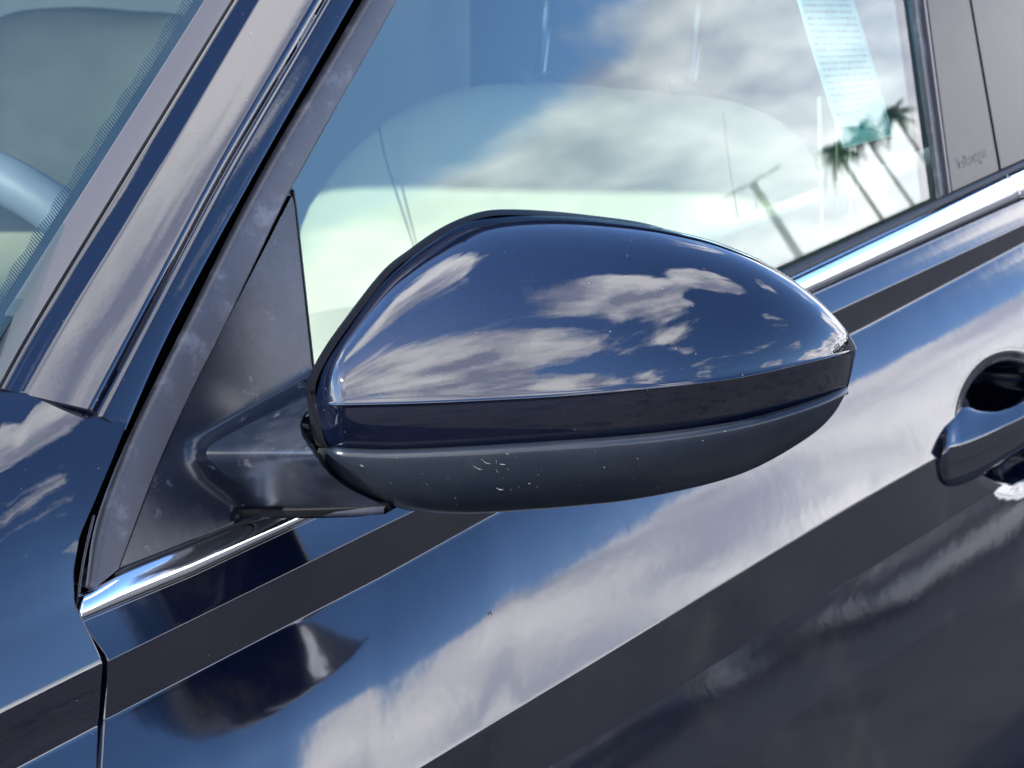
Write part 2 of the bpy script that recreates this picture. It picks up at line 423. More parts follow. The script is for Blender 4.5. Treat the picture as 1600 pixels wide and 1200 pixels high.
def shoulder_phi(f):
    x = [0, .1, .3, .5, 1]
    a = float(np.interp(f, x, [42, 41.5, 39.5, 31, 28.5])); b = float(np.interp(f, x, [44, 38.5, 32.5, 29.5, 28]))
    return np.interp(US, [0, 300, 650, 1790], [a, a, b, b])
DOORPHI = lambda a, b: np.interp(US, [0, 400, 1150, 1790], [a, a, b, b])
lv = make_levels([D0b, D1, D2, D2b, D3, D4, D5, D6],
                 [(DOORPHI(34, 44), DOORPHI(40, 36), 8, 0, 0), (DOORPHI(3, 3), DOORPHI(6, 6), 6, 0, 0),
                  (DOORPHI(34, 30), DOORPHI(46, 36), 2, 0, 0), (DOORPHI(44, 46), DOORPHI(28.5, 28), 84, 0, 0, shoulder_phi),
                  (DOORPHI(6, 6), DOORPHI(11, 9), 30, 0, 0), (DOORPHI(25, 24), DOORPHI(21, 20.5), 16, 0, 0), (DOORPHI(13, 12), DOORPHI(-4, -4), 16, 0, 0)],
                 rad=[1.6, 1.6, 1.5, 4.5, 2.0, 3.0], kc=5)
door_start = lambda u, v: on_plane(u, v, np.stack([0 * u, np.interp(u, [120, 1600, 1950], [-.0265, -.0175, -.0155]), 0 * u + 1], -1), np.array([0, -1.0, 0]))
DR = rows_from_levels(lv, us_door, door_start)
# handle recess pressed into the door
hc, hs = (1580, 661), (75, 97)
pu, pv = project(DR)
rr = np.sqrt(((pu - hc[0]) / hs[0]) ** 2 + ((pv - hc[1]) / hs[1]) ** 2)
def sstep(x, a, b):
    t = np.clip((x - a) / (b - a), 0, 1); return t * t * (3 - 2 * t)
cup = .032 * (1 - sstep(rr, .74, 1.0)) * (1 - .15 * np.clip(rr, 0, 1) ** 2) + .0025 * (1 - sstep(rr, 1.0, 1.22))
cm = 1 - sstep(rr, .70, 1.0)
ydeep = -.028 + .012 * np.clip(rr, 0, 1) ** 2
DRc = DR.copy()
DRc[..., 1] = DR[..., 1] * (1 - cm) + ydeep * cm + .0022 * (1 - sstep(rr, 1.0, 1.2)) * (1 - cm)
# ------- door
md = Mesh().grid(DRc)
skirt(md, DRc[:, 0], (-1, 0, 0), .03)
skirt(md, DRc[0], (0, 0, 1), .012)
door = md.build('front_door', PAINT_DOOR, car)
print('door y at rows', [round(float(DR[i, 60, 1]), 3) for i in (0, 8, 20, 40, 80, 120, 150, -1)], 'z', [round(float(DR[i, 60, 2]), 3) for i in (0, 8, 20, 40, 80, 120, 150, -1)])
print('belt x range', rub_rows[0, 0], rub_rows[0, -1])

mesh_obj('waist_rubber', *grid_vf(rub_rows), RUBBER, door, solid=.003)
# chrome moulding, two lengths with a joint; section is a rolled half-round
BY = lambda u: np.interp(u, [120, 1600, 1950], [-.0215, -.0125, -.0105])
def chrome(u0t, u0b, u1t, u1b, n, name, label=None):
    fr = np.linspace(0, 1, 15); rows = []
    ub = np.linspace(0, 1, n)
    base_t = None
    for f in fr:
        u = (u0t * (1 - f) + u0b * f) * (1 - ub) + (u1t * (1 - f) + u1b * f) * ub
        v = W1(u) * (1 - f) + D0(u) * f
        ang = f
        bulge = .0045 * math.sqrt(max(0, 1 - (2 * f - 1) ** 2)) ** .8 + .0055 * f
        rows.append(on_plane(u, v, np.stack([0 * u, BY(u) - bulge + .002, 0 * u + 1 + 0 * u], -1) - np.array([0, 0, .045]), np.array([0, -math.cos(R(12)), math.sin(R(12))])))
    m = Mesh().grid(rows)
    rows = np.array(rows)
    for e in (0, -1):
        m.grid([rows[:, e], rows[:, e] + np.array([(.001 if e else -.001), .001, 0]), rows[:, e] + np.array([(.001 if e else -.0006), .003, 0])])
    m.grid([rows[-1], rows[-1] + np.array([0, .001, -.0012]), rows[-1] + np.array([0, .014, -.0015])])
    return m.build(name, CHROME, door, label=label)
chrome(132, 127, 1572, 1596, 120, 'belt_moulding')
chrome(1576, 1600, 1950, 1950, 20, 'belt_moulding')

# ---- glass and window surround
P_win = [(594, 44), (457, 291), (455, 306), (470, 420), (490, 600), (500, 765), (1221, 424), (1470, 311), (1419, -40), (1400, -160), (705, -160)]
v_, f_, _ = patch(P_win, 40, lambda u, v: glass_pt(u, v, -.004))
mesh_obj('side_window', v_, f_, SIDEGLASS, car, smooth=False, solid=.004)
# sail panel with the moulded stem (one moulding)
Tf = vfun([(287, 697), (330, 675), (390, 641), (440, 614), (480, 592), (520, 570)])
def uLf(v): return np.interp(v, [600, 697, 722, 745, 775, 800, 830], [287, 287, 299, 314, 343, 372, 400])
def softmax0(x, w): return w * np.logaddexp(0, x / w)
def sail_h(u, v):
    kf = .00042
    front = kf * (u - uLf(v)) - .00012 * np.clip(v - 706, 0, None) * np.clip((u - 287) / 120, 0, 1)
    Tu = Tf(np.clip(u, 288, 520)); kt = kf * np.clip(u - 287, 1, None) / np.clip(706 - Tu, 8, None)
    top = np.where(v > Tu, kt * (v - Tu), (v - Tu) * .0007)
    w = .0055
    mn = -w * np.logaddexp(-top / w, -front / w)
    return softmax0(mn, .0028) + .003
sail_poly = [(455, 308), (460, 330), (470, 420), (481, 520), (490, 600), (486, 632), (474, 648), (468, 664), (472, 682), (486, 703), (505, 733), (540, 762), (602, 791),
             (520, 795), (440, 797), (385, 797), (371, 803), (367, 813), (300, 844), (187, 888), (242, 741), (294, 624), (356, 500)]
v_, f_, uv = patch(sail_poly, 2.6, lambda u, v: glass_pt(u, v, sail_h(u, v)))
ms = Mesh().add(v_, f_)
c = np.array(catmull(sail_poly[4:13], 50)); e = glass_pt(c[:, 0], c[:, 1], sail_h(c[:, 0], c[:, 1]))
ms.grid([e, e + FWD * .0006 + np.array([0, -.0007, 0]), e + FWD * .0025 + np.array([0, -.0012, 0]), e + FWD * .02])
c = np.array(catmull([(602, 791), (520, 795), (440, 797), (385, 797), (371, 803), (367, 813)], 40)); e = glass_pt(c[:, 0], c[:, 1], sail_h(c[:, 0], c[:, 1]))
ms.grid([e, e + np.array([-.001, 0, -.0012]), e + np.array([-.001, 0.0, -.004]), e + np.array([.012, .004, -.006]), e + np.array([.03, .02, -.004])])
c = np.array(catmull(sail_poly[0:5], 30)); e = glass_pt(c[:, 0], c[:, 1], sail_h(c[:, 0], c[:, 1]))
ms.grid([e, e + np.array([.0006, .0002, 0]), e + np.array([.001, .002, 0]), e + np.array([.001, .012, 0])])
sail = ms.build('sail_panel', SAIL, car)
# base plate under the stem
c = np.array(catmull([(366, 812), (368, 800), (380, 795), (460, 797), (540, 795), (598, 790), (606, 786)], 60))
hb = sail_h(np.minimum(c[:, 0], 600), 796) + .0022
dpx = np.stack([np.interp(c[:, 0], [366, 600], [1, 8]), np.interp(c[:, 0], [366, 380, 560, 606], [4, 13, 13, 9])], 1)
b0 = glass_pt(c[:, 0], c[:, 1], hb); b1 = glass_pt(c[:, 0] + dpx[:, 0], c[:, 1] + dpx[:, 1], hb - .001)
mb = Mesh().grid([b0 + np.array([.002, .008, .0002]), b0 + np.array([.0004, .0008, .0003]), b0, b0 * .9 + b1 * .1 - NG * -.0004, b0 * .3 + b1 * .7, b1, b1 + np.array([.004, .012, .0005])])
mb.build('stem_base_plate', mat('dark_satin_plastic', (.004, .004, .005), .45, 0, .10), sail)
# thin seal between glass and sail
c = np.array(catmull([(457, 296), (462, 330), (472, 420), (483, 520), (492, 600)], 30))
a0 = glass_pt(c[:, 0], c[:, 1], .0005); mesh_obj('glass_run_seal', *grid_vf([a0, a0 + np.array([.0014, 0, 0]) - NG * .004]), RUBBER, sail, solid=.001)

# ---- door frame moulding and A-pillar: rows run up the pillar, from the window edge leftwards
def line(b, t, n=60, mid=None):
    if mid is None:
        k = np.linspace(0, 1, n)[:, None]; return np.array(b) * (1 - k) + np.array(t) * k
    return catmull([b] + list(mid) + [t], n)
def ext(a, b, v):                             # extend the line a->b to height v
    return (a[0] + (b[0] - a[0]) * (v - a[1]) / (b[1] - a[1]), v)
TOP = -150
def pil(b, lowmid, top67):                    # bottom, point at v=500, point at v=67 -> extended beyond the frame
    return [b, lowmid, top67, ext(lowmid, top67, TOP)]
def chain_rows(start, courses, n=60):
    """courses: list of (points, phi, psi, steps)."""
    rows = [start]; prev = start; pc = None
    return rows
def pillar(name, m_, courses, start3, start_px, n=70, parent=None, seam_dir=None, k0=(22, 0)):
    rows = [start3]; prev = start3; pp = start_px; ph0, ps0 = k0
    for pts, phi, psi, k in courses:
        q = catmull(pts, n)
        for j in range(1, k + 1):
            f = j / k; px = pp * (1 - f) + q * f
            fm = (j - .5) / k
            nn = NP(ph0 * (1 - fm) + phi * fm, ps0 * (1 - fm) + psi * fm)
            prev = on_plane(px[:, 0], px[:, 1], prev, nn); rows.append(prev)
        pp = q; ph0, ps0 = phi, psi
    return np.array(rows), pp
NB = 70
# frame moulding (grey)
w_edge = catmull([(184, 890), (240, 741), (292, 624), (354, 500), (457, 288), (581, 67), ext((457, 288), (581, 67), TOP)], NB)
st = glass_pt(w_edge[:, 0], w_edge[:, 1], .005)
pale = [(145, 918), (172, 792), (225, 660), (303, 500), (415, 281), (541, 67), ext((415, 281), (541, 67), TOP)]
shift = lambda L, d: [(a + d, b) for a, b in L]
dark0 = [(134, 915), (150, 815), (202, 680), (291, 500), (402, 281), (527, 67), ext((402, 281), (527, 67), TOP)]
fr_rows, pp = pillar('x', None, [(shift(pale, 5), 24, 5, 4), (shift(pale, -1), 30, 40, 4), (shift(dark0, 5), 8, 80, 4), (dark0, 0, 90, 2)], st, w_edge)
mf = Mesh().grid(fr_rows)
mf.grid([st, st + np.array([.0012, .0006, -.0005]), st + np.array([.0016, .012, -.001])])
mf.grid([fr_rows[:, 0], fr_rows[:, 0] + np.array([-.001, .001, -.001]), fr_rows[:, 0] + np.array([-.001, .02, -.001])])
frame = mf.build('door_frame_moulding', TRIM, car)
cc = glass_pt(w_edge[:, 0] - 4, w_edge[:, 1], .0012); c3 = glass_pt(w_edge[:, 0] + 7, w_edge[:, 1], .0012); keep = w_edge[:, 1] > 296
mesh_obj('frame_seal', *grid_vf([cc[keep], c3[keep]]), SEAMB, frame, solid=.001)
# black weather strip groove just left of it
blk = [(114, 930), (126, 850), (199, 665), (272, 500), (392, 281), (516, 67), ext((392, 281), (516, 67), TOP)]
c = catmull([(a + 16, b) for a, b in dark0], NB); d = catmull([(a - 25, b) for a, b in blk], NB)
g0 = glass_pt(c[:, 0], c[:, 1], -.014); g1 = glass_pt(d[:, 0], d[:, 1], -.016)
mesh_obj('weather_strip', *grid_vf([g0, (g0 + g1) / 2 + NG * .003, g1]), SEAMB, car, solid=.002)
c = catmull([(118, 968), (122, 900), (133, 850), (160, 780), (207, 662), (281, 500), (398, 281), (523, 67), ext((398, 281), (523, 67), TOP)], 80)
v_, f_ = tube_vf(glass_pt(c[:, 0], c[:, 1], -.008), .0022, 8)
mesh_obj('pillar_seal', v_, f_, SEAMB, car)
c = catmull([(147, 805), (133, 865), (124, 920), (121, 964)], 30)
v_, f_ = tube_vf(glass_pt(c[:, 0], c[:, 1], .001), .0007, 8)
mesh_obj('door_edge_flange', v_, f_, TRIM, car)
# painted A-pillar
p_f = [(196, 672), (274, 500), (392, 281), (514, 67), ext((392, 281), (514, 67), TOP)]
p_e = [(150, 645), (225, 506), (344, 281), (469, 67), ext((344, 281), (469, 67), TOP)]
p_d = [(141, 640), (212, 506), (331, 281), (456, 67), ext((331, 281), (456, 67), TOP)]
p_c = [(34, 615), (97, 506), (237, 281), (364, 67), ext((237, 281), (364, 67), TOP)]
p_b = [(0, 606), (56, 506), (193, 281), (324, 67), ext((193, 281), (324, 67), TOP)]
p_a = [(-60, 596), (0, 502), (141, 281), (277, 67), ext((141, 281), (277, 67), TOP)]
px_f = catmull(p_f, NB); st = glass_pt(px_f[:, 0], px_f[:, 1], .004)
lerpL = lambda A, B, t: [(a[0] * (1 - t) + b[0] * t, a[1] * (1 - t) + b[1] * t) for a, b in zip(A, B)]
pr, pp = pillar('x', None, [(lerpL(p_f, p_e, .12), 34, 8, 3), (lerpL(p_f, p_e, .74), 37, 12, 8), (lerpL(p_f, p_e, .84), 66, 34, 3), (lerpL(p_f, p_e, .95), 40, 20, 3), (p_e, -5, -15, 2), (p_d, 30, 0, 3), (lerpL(p_d, p_c, .04), 56, 30, 2),
                            (lerpL(p_d, p_c, .5), 56, 40, 12), (lerpL(p_d, p_c, .93), 52, 44, 12), (p_c, 34, 30, 3),
                            (lerpL(p_c, p_b, .5), 37, 26, 6), (lerpL(p_c, p_b, .85), 42, 30, 4), (lerpL(p_c, p_b, .97), 62, 50, 3)], st, px_f, k0=(20, 0))
mp_ = Mesh().grid(pr)
mp_.grid([st, st + np.array([.0008, .001, -.001]), st + np.array([.001, .02, -.002])])
mp_.grid([pr[:, 0], pr[:, 0] + np.array([-.0008, .001, -.0008]), pr[:, 0] + np.array([-.001, .012, -.001])])
apil = mp_.build('a_pillar', PAINT, car)
# windscreen edge moulding
q0 = catmull(lerpL(p_c, p_b, 1.02), NB); st2 = on_plane(q0[:, 0], q0[:, 1], pr[-1], NP(60, 45)) 
NW = NP(58, 52)
tr, pp = pillar('x', None, [(lerpL(p_b, p_a, .1), 52, 45, 2), (lerpL(p_b, p_a, .5), 56, 50, 4), (lerpL(p_b, p_a, .94), 58, 52, 4), (p_a, 40, 75, 3)], st2 + NP(60, 45) * .002, q0, k0=(30, 20))
mt = Mesh().grid(tr); mt.grid([tr[0], tr[0] - NP(60, 45) * .006]); mt.grid([tr[-1], tr[-1] - NW * .008])
mt.build('windscreen_moulding', TRIMG, car)
# windscreen
base = tr[-1][30] - NW * .003
def ws_pt(u, v, h=0.0): return on_plane(u, v, base + NW * h, NW)
P_ws = [(ext((141, 281), (277, 67), -150)[0] + 6, -150), (283, 67), (147, 281), (6, 502), (-54, 596), (-120, 700), (-420, 700), (-420, -150)]
v_, f_, _ = patch(P_ws, 60, lambda u, v: ws_pt(u, v))
ws = mesh_obj('windscreen', v_, f_, WINDGLASS, car, smooth=False, solid=.005)
# ceramic edge band with its fringe of fine lines, printed on the inner face
mfb = Mesh()
A = np.array((0, 502.)); B = np.array((277, 67.)); dAB = (B - A) / np.linalg.norm(B - A); perp = np.array([dAB[1], -dAB[0]])
if perp[0] > 0: perp = -perp
def ab(s, w): return A + dAB * s + perp * w
ss = np.linspace(-260, 800, 40)
def qu(p): p = np.array(p); return ws_pt(p[:, 0], p[:, 1], -.0062)
wband = 14
mfb.grid([qu([ab(s, -14) for s in ss]), qu([ab(s, wband) for s in ss])])
for s in np.arange(-250, 760, 4.6):
    L_ = 15 + 2 * math.sin(s * .1)
    q = qu([ab(s, wband - 1), ab(s + 2.7, wband - 1), ab(s + 2.2 + 5, wband + L_), ab(s + .5 + 5, wband + L_)])
    mfb.add(q, [(0, 1, 2, 3)])
FRIT = mat('ceramic_band', (.010, .014, .020), .5, 0, .2)
mfb.build('frit_band', FRIT, ws, smooth=False)

# ---- fender
gf = np.array([(600, 216), (655, 200), (725, 172), (777, 150), (837, 124), (894, 114), (946, 116), (1000, 143), (1036, 160), (1132, 152), (1300, 146), (2500, 120)], float)
gapf = lambda v: np.interp(v, gf[:, 0], gf[:, 1])
UF = np.linspace(0, 1, 120) ** .8
def us_f(vf):
    uR = 170.0
    for _ in range(25): uR = .5 * uR + .5 * float(gapf(vf(uR)))
    return -420 + (uR + 420) * UF
F0 = vfun([(-420, 524), (-200, 577), (0, 609), (60, 618), (130, 637), (200, 663), (260, 696)])
F1 = vfun([(-420, 960), (-200, 868), (0, 748), (75, 712), (150, 690), (200, 700), (260, 730)])
F4 = lambda u: D2(u) + 6
y1 = float(DR[8, 0, 1])
i_d1 = 8 + 3
d1pt = DR[11, 0]
fst = lambda u, v: on_plane(u, v, d1pt, np.array([.03, -1.0, 0]))
up_levels = []
K = 60
for j in range(K + 1):
    f = j / K
    if f < .5:
        g = f / .5; vf = (lambda g: lambda u: D1(u) * (1 - g) + (F1(u)) * g)(g); ph = 27 + 12 * g ** 2; ps = 5 + 2 * g
    else:
        g = (f - .5) / .5; vf = (lambda g: lambda u: F1(u) * (1 - g) + F0(u) * g)(g); ph = 39 + (np.interp(UF, [0, .6, 1], [26, 22, 6])) * g ** .5; ps = 7 + 5 * g
    up_levels.append((vf, ph, ps))
fu = rows_from_levels(up_levels, us_f, fst)
dn = rows_from_levels([(D1, 12, 4), (lambda u: D1(u) + 3, 4, 3), (lambda u: D1(u) * .5 + D2(u) * .5, 4, 3), (D2, 6, 3), (lambda u: D2(u) + 5, 34, 3), (lambda u: D2(u) + 12, 46, 3), (lambda u: D2(u) + 500, 30, 3)], us_f, fst)
ut, _v = project(fu[-1]); tgt = np.interp(ut, [-420, 0, 200], [.872, .8800, .8890]) - .001
pv_ = project(fu)[1]
fade = (np.clip((pv_[0] - pv_) / (pv_[0] - pv_[-1]), 0, 1) ** 1.7)[..., None]
fac_ = (tgt / depth_of(fu[-1]))[None, :, None]
fu = CAM + (fu - CAM) * (1 + (fac_ - 1) * fade)
fr_all = np.concatenate([fu[::-1], dn[1:]])
mfn = Mesh().grid(fr_all)
skirt(mfn, fr_all[:, -1], (1, 0, 0), .02); skirt(mfn, fr_all[0], (.2, .1, 1), .02, (.3, .8, -.5))
mfn.build('fender', PAINT, car)
print('fender/pillar depth at seam', depth_of(fu[-1])[[60, 90, 119]], depth_of(pr[:, 0])[[0, 8, 20, 40, -1]], 'trim', depth_of(tr[-1][0]))
# dark inner body behind the gaps
inner_px = [(560, 20), (420, 230), (240, 560), (205, 760), (190, 1000), (230, 1500), (60, 1500), (90, 1000), (95, 850), (150, 640), (60, 560), (120, 450), (400, 20)]
v_, f_, _ = patch(inner_px, 60, lambda u, v: glass_pt(u, v, np.interp(v, [400, 700, 900, 1100, 1500], [-.045, -.05, -.045, -.02, .0])))
mesh_obj('inner_body_panel', v_, f_, SEAMB, car, smooth=False)

# ---- B-pillar
def quad_on(name, m_, pts, h, parent, th=.003, label=None, rnd=True):
    v_, f_, _ = patch(pts, 60, lambda u, v: glass_pt(u, v, h))
    return mesh_obj(name, v_, f_, m_, parent, smooth=False, solid=th, label=label)
def xt(a, b, v=-160): return ext(a, b, v)
bp = quad_on('b_pillar', SEAMB, [xt((1436, 68), (1467, 307)), (1436, 68), (1467, 309), (1469, 311), (1950, 88), (1950, -160)], -.006, car)
s1 = [xt((1438, 68), (1470, 307)), (1438, 68), (1470, 309)]; s2 = [xt((1452, 68), (1482, 300)), (1452, 68), (1483, 303)]
quad_on('glass_channel', TRIM, s1 + s2[::-1], .001, bp, .004)
s3 = [xt((1452.5, 68), (1483, 300)), (1452.5, 68), (1483.5, 302)]; s4 = [xt((1455.5, 68), (1486, 298)), (1455.5, 68), (1486, 300)]
quad_on('bright_edge', TRIMG, s3 + s4[::-1], .004, bp, .004)
s5 = [xt((1458, 68), (1488, 297)), (1458, 68), (1488, 299)]; s6 = [xt((1526, 68), (1560, 267)), (1526, 68), (1560.5, 266)]
quad_on('pillar_panel', PILLARFILM, s5 + s6[::-1], .003, bp, .004, label='pillar panel with a faint name on it')
s7 = [xt((1530, 68), (1564, 264)), (1530, 68), (1564.5, 264)]
quad_on('pillar_panel', PILLARFILM, s7 + [(1950, 92), (1950, -160)], .003, bp, .004)
# faint maker's name on the panel (flat print)
def text_on(txt, p0, p1, h, size_px, m_, name, parent):
    cu = bpy.data.curves.new(name, 'FONT'); cu.body = txt; cu.size = 1; cu.align_x = 'LEFT'; cu.resolution_u = 2
    o = bpy.data.objects.new(name, cu); COL.objects.link(o)
    dg = bpy.context.evaluated_depsgraph_get(); me = bpy.data.meshes.new_from_object(o.evaluated_get(dg)); bpy.data.objects.remove(o)
    co = np.array([v.co[:] for v in me.vertices]); w = co[:, 0].max() - co[:, 0].min(); co[:, 0] -= co[:, 0].min()
    a = glass_pt(*[np.array(float(k)) for k in p0], h); b = glass_pt(*[np.array(float(k)) for k in p1], h)
    X = (b - a) / w; ex = nrm(X); ey = nrm(np.cross(NG, ex)); ey = ey if ey[2] > 0 else -ey
    pts = a + co[:, :1] * X + co[:, 1:2] * ey * np.linalg.norm(X) * size_px
    fs = [tuple(p.vertices) for p in me.polygons]
    return mesh_obj(name, pts, fs, m_, parent, smooth=False)
text_on('Volkswagen', (1501, 265), (1546, 244), .0042, 1.25, LETTER, 'lettering', bp)

# ---- door handle
Th = vfun([(1467, 712), (1471, 690), (1480, 670), (1508, 637), (1536, 643), (1560, 644), (1580, 639), (1600, 630), (1660, 590), (1720, 556), (1800, 512)])
Kh = vfun([(1467, 722), (1476, 703), (1500, 696), (1530, 684), (1560, 670), (1600, 651), (1700, 599), (1800, 548)])
Bh = vfun([(1467, 742), (1473, 760), (1490, 761), (1520, 750), (1560, 728), (1600, 702), (1700, 647), (1800, 592)])
hu = 1467 + (1800 - 1467) * np.linspace(0, 1, 90) ** 1.6
yh = float(np.median(DR[:, :, 1][(np.abs(pu - 1490) < 12) & (np.abs(pv - 720) < 12)]))
print('handle y', yh)
offu = np.interp(hu, [1467, 1480, 1520, 1600, 1800], [-.001, .003, .007, .015, .024])
K3 = on_plane(hu, Kh(hu), np.stack([0 * hu, yh - offu, 0 * hu + 1], -1), np.array([0, -1.0, 0]))
up = [K3]; prev = K3
for k in range(1, 11):                        # top face, rolled over at its far edge
    f = k / 10; v = Kh(hu) * (1 - f) + Th(hu) * f
    prev = on_plane(hu, v, prev, NP(12 + 36 * min(1, f * 6) + 14 * f ** 3)); up.append(prev)
up += [prev + np.array([0, .003, .0002]), prev + np.array([0, .008, -.002]), prev + np.array([0, .012, -.012])]
dn_ = []; prev = K3
for k in range(1, 11):
    f = k / 10; v = Kh(hu) * (1 - f) + Bh(hu) * f
    prev = on_plane(hu, v, prev, NP(8 - 8 * f - 25 * max(0, f - .8) * 5)); dn_.append(prev)
dn_ += [prev + np.array([0, .002, -.0006]), prev + np.array([0, .010, .001])]
rows = up[::-1] + dn_
mh = Mesh().grid(rows)
rows = np.array(rows); mh.grid([rows[:, 0], rows[:, 0] + np.array([.004, .02, 0])])
mh.build('door_handle', PAINT, door)

# ------------------------------------------------------------------ the mirror
R1 = vfun([(493, 622), (497, 604), (504, 578), (520, 548), (560, 488), (600, 437), (640, 401), (680, 372), (715, 352), (750, 341), (800, 336), (860, 336),
           (920, 340), (1000, 350), (1060, 362), (1120, 378), (1180, 402), (1230, 431), (1270, 461), (1300, 490), (1322, 516), (1333, 533), (1338, 544)])
R2 = vfun([(493, 628), (517, 632), (560, 632), (700, 628), (900, 617), (1100, 598), (1200, 581), (1290, 560), (1338, 546)])
R3 = vfun([(488, 696), (510, 700), (560, 703), (625, 704), (775, 697), (1000, 681), (1150, 660), (1262, 630), (1325, 606), (1338, 600)])
R4 = vfun([(497, 704), (515, 735), (550, 762), (600, 787), (650, 799), (720, 803), (800, 799), (900, 791), (1000, 779), (1112, 755), (1187, 728), (1262, 684), (1300, 650), (1324, 611)])
UR = 1338.0
def d_ridge(u, uR=1338.0):
    t = np.clip((u - 493) / 845, 0, 1)
    d = .868 - .034 * t - .012 * np.sin(math.pi * t)
    wl = 46.0; a = np.clip((493 + wl - u) / wl, 0, 1); d = d + .020 * (1 - np.sqrt(1 - a ** 2 * .999))
    wr = 420.0; b = np.clip((u - (uR - wr)) / wr, 0, 1); d = d + .060 * (1 - np.sqrt(1 - b ** 2.2 * .999))
    return d
pxm = .00030
def H_up(u): return (R2(u) - R1(u)) * pxm * .80
cu_ = (1 - np.cos(np.linspace(0, 1, 220) * math.pi)) / 2
cu_ = cu_ * .75 + np.linspace(0, 1, 220) * .25
ucov = 493.5 + (1338 - 493.5) * cu_
# band under the ridge
rows = []
tanb = math.tan(R(26))
def band_depth(u, v): return d_ridge(u) + .0006 + (v - R2(u)) * pxm * np.interp(v - R2(u), [0, 70], [tanb, tanb])
def seam_u(u): return u
eb = np.interp(ucov, [493.5, 1338], [0, 0])
for f in np.linspace(1, 0, 16):
    # right edge leans in from (1338,546) to (1325,606); left edge from (493,628) to (509,697)
    uL, uR_ = 493.5 + 15 * f, 1338 - 13 * f
    u = uL + (uR_ - uL) * cu_
    v = (R2(u) + 2.2) * (1 - f) + (R3(u) - 1) * f
    rows.append(at_depth(u, v, band_depth(u, v) + .004 * f * f))
nb = len(rows)
for f in (.2, .4, .6, .8):
    v = R2(ucov) + 2.2 - 4.4 * f
    rows.append(at_depth(ucov, v, d_ridge(ucov) + .0006 * abs(1 - 2 * f)))
th = np.radians(np.r_[np.linspace(1, 86, 60), np.linspace(88, 108, 8)])
# the shoulder of the cover is flatter than a circle, so mix a superellipse
for t_ in th:
    sv = math.sin(t_); cv = math.cos(t_)
    v = R2(ucov) - 2.2 + (R1(ucov) - R2(ucov) + 2.2) * sv
    rows.append(at_depth(ucov, v, d_ridge(ucov) + .0006 + H_up(ucov) * (1 - cv)))
cov_rows = rows[nb:nb + 60]
mirror = bpy.data.objects.new('side_mirror', None); COL.objects.link(mirror); mirror.parent = car
cover = Mesh().grid(rows)
e = np.array(rows[0]); cover.grid([e, e + FWD * .0006 + np.array([0, 0, -.0004]), e + FWD * .004])
cover.build('mirror_cover', PAINT, mirror)
# lower shell
rows = []
uLs = lambda v: np.interp(v, [690, 704, 735, 762, 787, 799, 803], [496, 498, 514, 549, 600, 645, 700])
th = np.radians(np.r_[np.linspace(-4, 86, 46), np.linspace(90, 112, 6)])
s38 = math.sin(R(4))
def shell_row(t_, rim=0):
    k = (math.sin(t_) + s38) / (1 + s38)
    if t_ > math.pi / 2: k = (math.sin(t_) + s38) / (1 + s38)
    u = None; uL = 505.0
    for _ in range(30): uL = .6 * uL + .4 * float(uLs(R3(uL) * (1 - k) + R4(max(uL, 500)) * k))
    uR_ = 1325.5
    u = uL + (uR_ - uL) * cu_
    v = (R3(u) + 10) * (1 - k) + R4(u) * k
    hh = (R4(u) - R3(u)) * pxm * .85 / (1 + s38)
    base_d = band_depth(u, R3(u)) + .001
    dl = np.clip(1 - (u - uL) / 30, 0, 1)
    return at_depth(u, v, base_d - .0030 + (v - R3(u)) * pxm * .25 + hh * (1 - math.cos(t_)) - hh * (1 - math.cos(R(4))) + .006 * dl ** 2)
rows = [shell_row(t_) for t_ in th]
e = rows[0]; upc = M[:, 1]
lip = [e + upc * .0036 * math.sin(a) + FWD * .0036 * (1 - math.cos(a)) for a in np.radians([105, 88, 72, 56, 40, 26, 12])]
ml = Mesh().grid([lip[0] + FWD * .006] + lip + rows)
ra = np.array(rows)
ml.grid([ra[:, 0], ra[:, 0] + np.array([.0006, .0008, 0]), ra[:, 0] + np.array([.001, .003, 0]) + FWD * .001, ra[:, 0] + np.array([0, .004, 0]) + FWD * .02])
ml.build('mirror_shell', SHELL, mirror)
def scuffs(name, surf, strokes, parent, colour, wid):
    S_ = surf.reshape(-1, 3); su, sv = project(S_); m = Mesh(); r = random.Random(4)
    for st in strokes:
        a = np.array(st, float); n = max(2, int(np.linalg.norm(a[-1] - a[0]) / 2) + 1); c = catmull(a, n) if len(a) > 1 else np.array([a[0] - [1, .3], a[0] + [1, .3]])
        ctr = np.array([S_[np.argmin((su - x) ** 2 + (sv - y) ** 2)] for x, y in c]); d3 = depth_of(ctr).mean() - .0004
        w = wid * r.uniform(.6, 1.3)
        p0 = at_depth(c[:, 0], c[:, 1] - w, np.full(len(c), d3)); p1 = at_depth(c[:, 0], c[:, 1] + w, np.full(len(c), d3))
        dc = depth_of(ctr)[:, None] - .0003
        p0 = CAM + ray(c[:, 0], c[:, 1] - w * np.sin(np.linspace(.3, 2.84, len(c)))) * dc; p1 = CAM + ray(c[:, 0], c[:, 1] + w * np.sin(np.linspace(.3, 2.84, len(c)))) * dc
        m.grid([p0, p1])
    return tag(m.build(name, colour, parent, smooth=False, solid=.0001), kind='stuff')
SCUFF = mat('pale_scuff', (.17, .165, .15), .7, 0, .2)
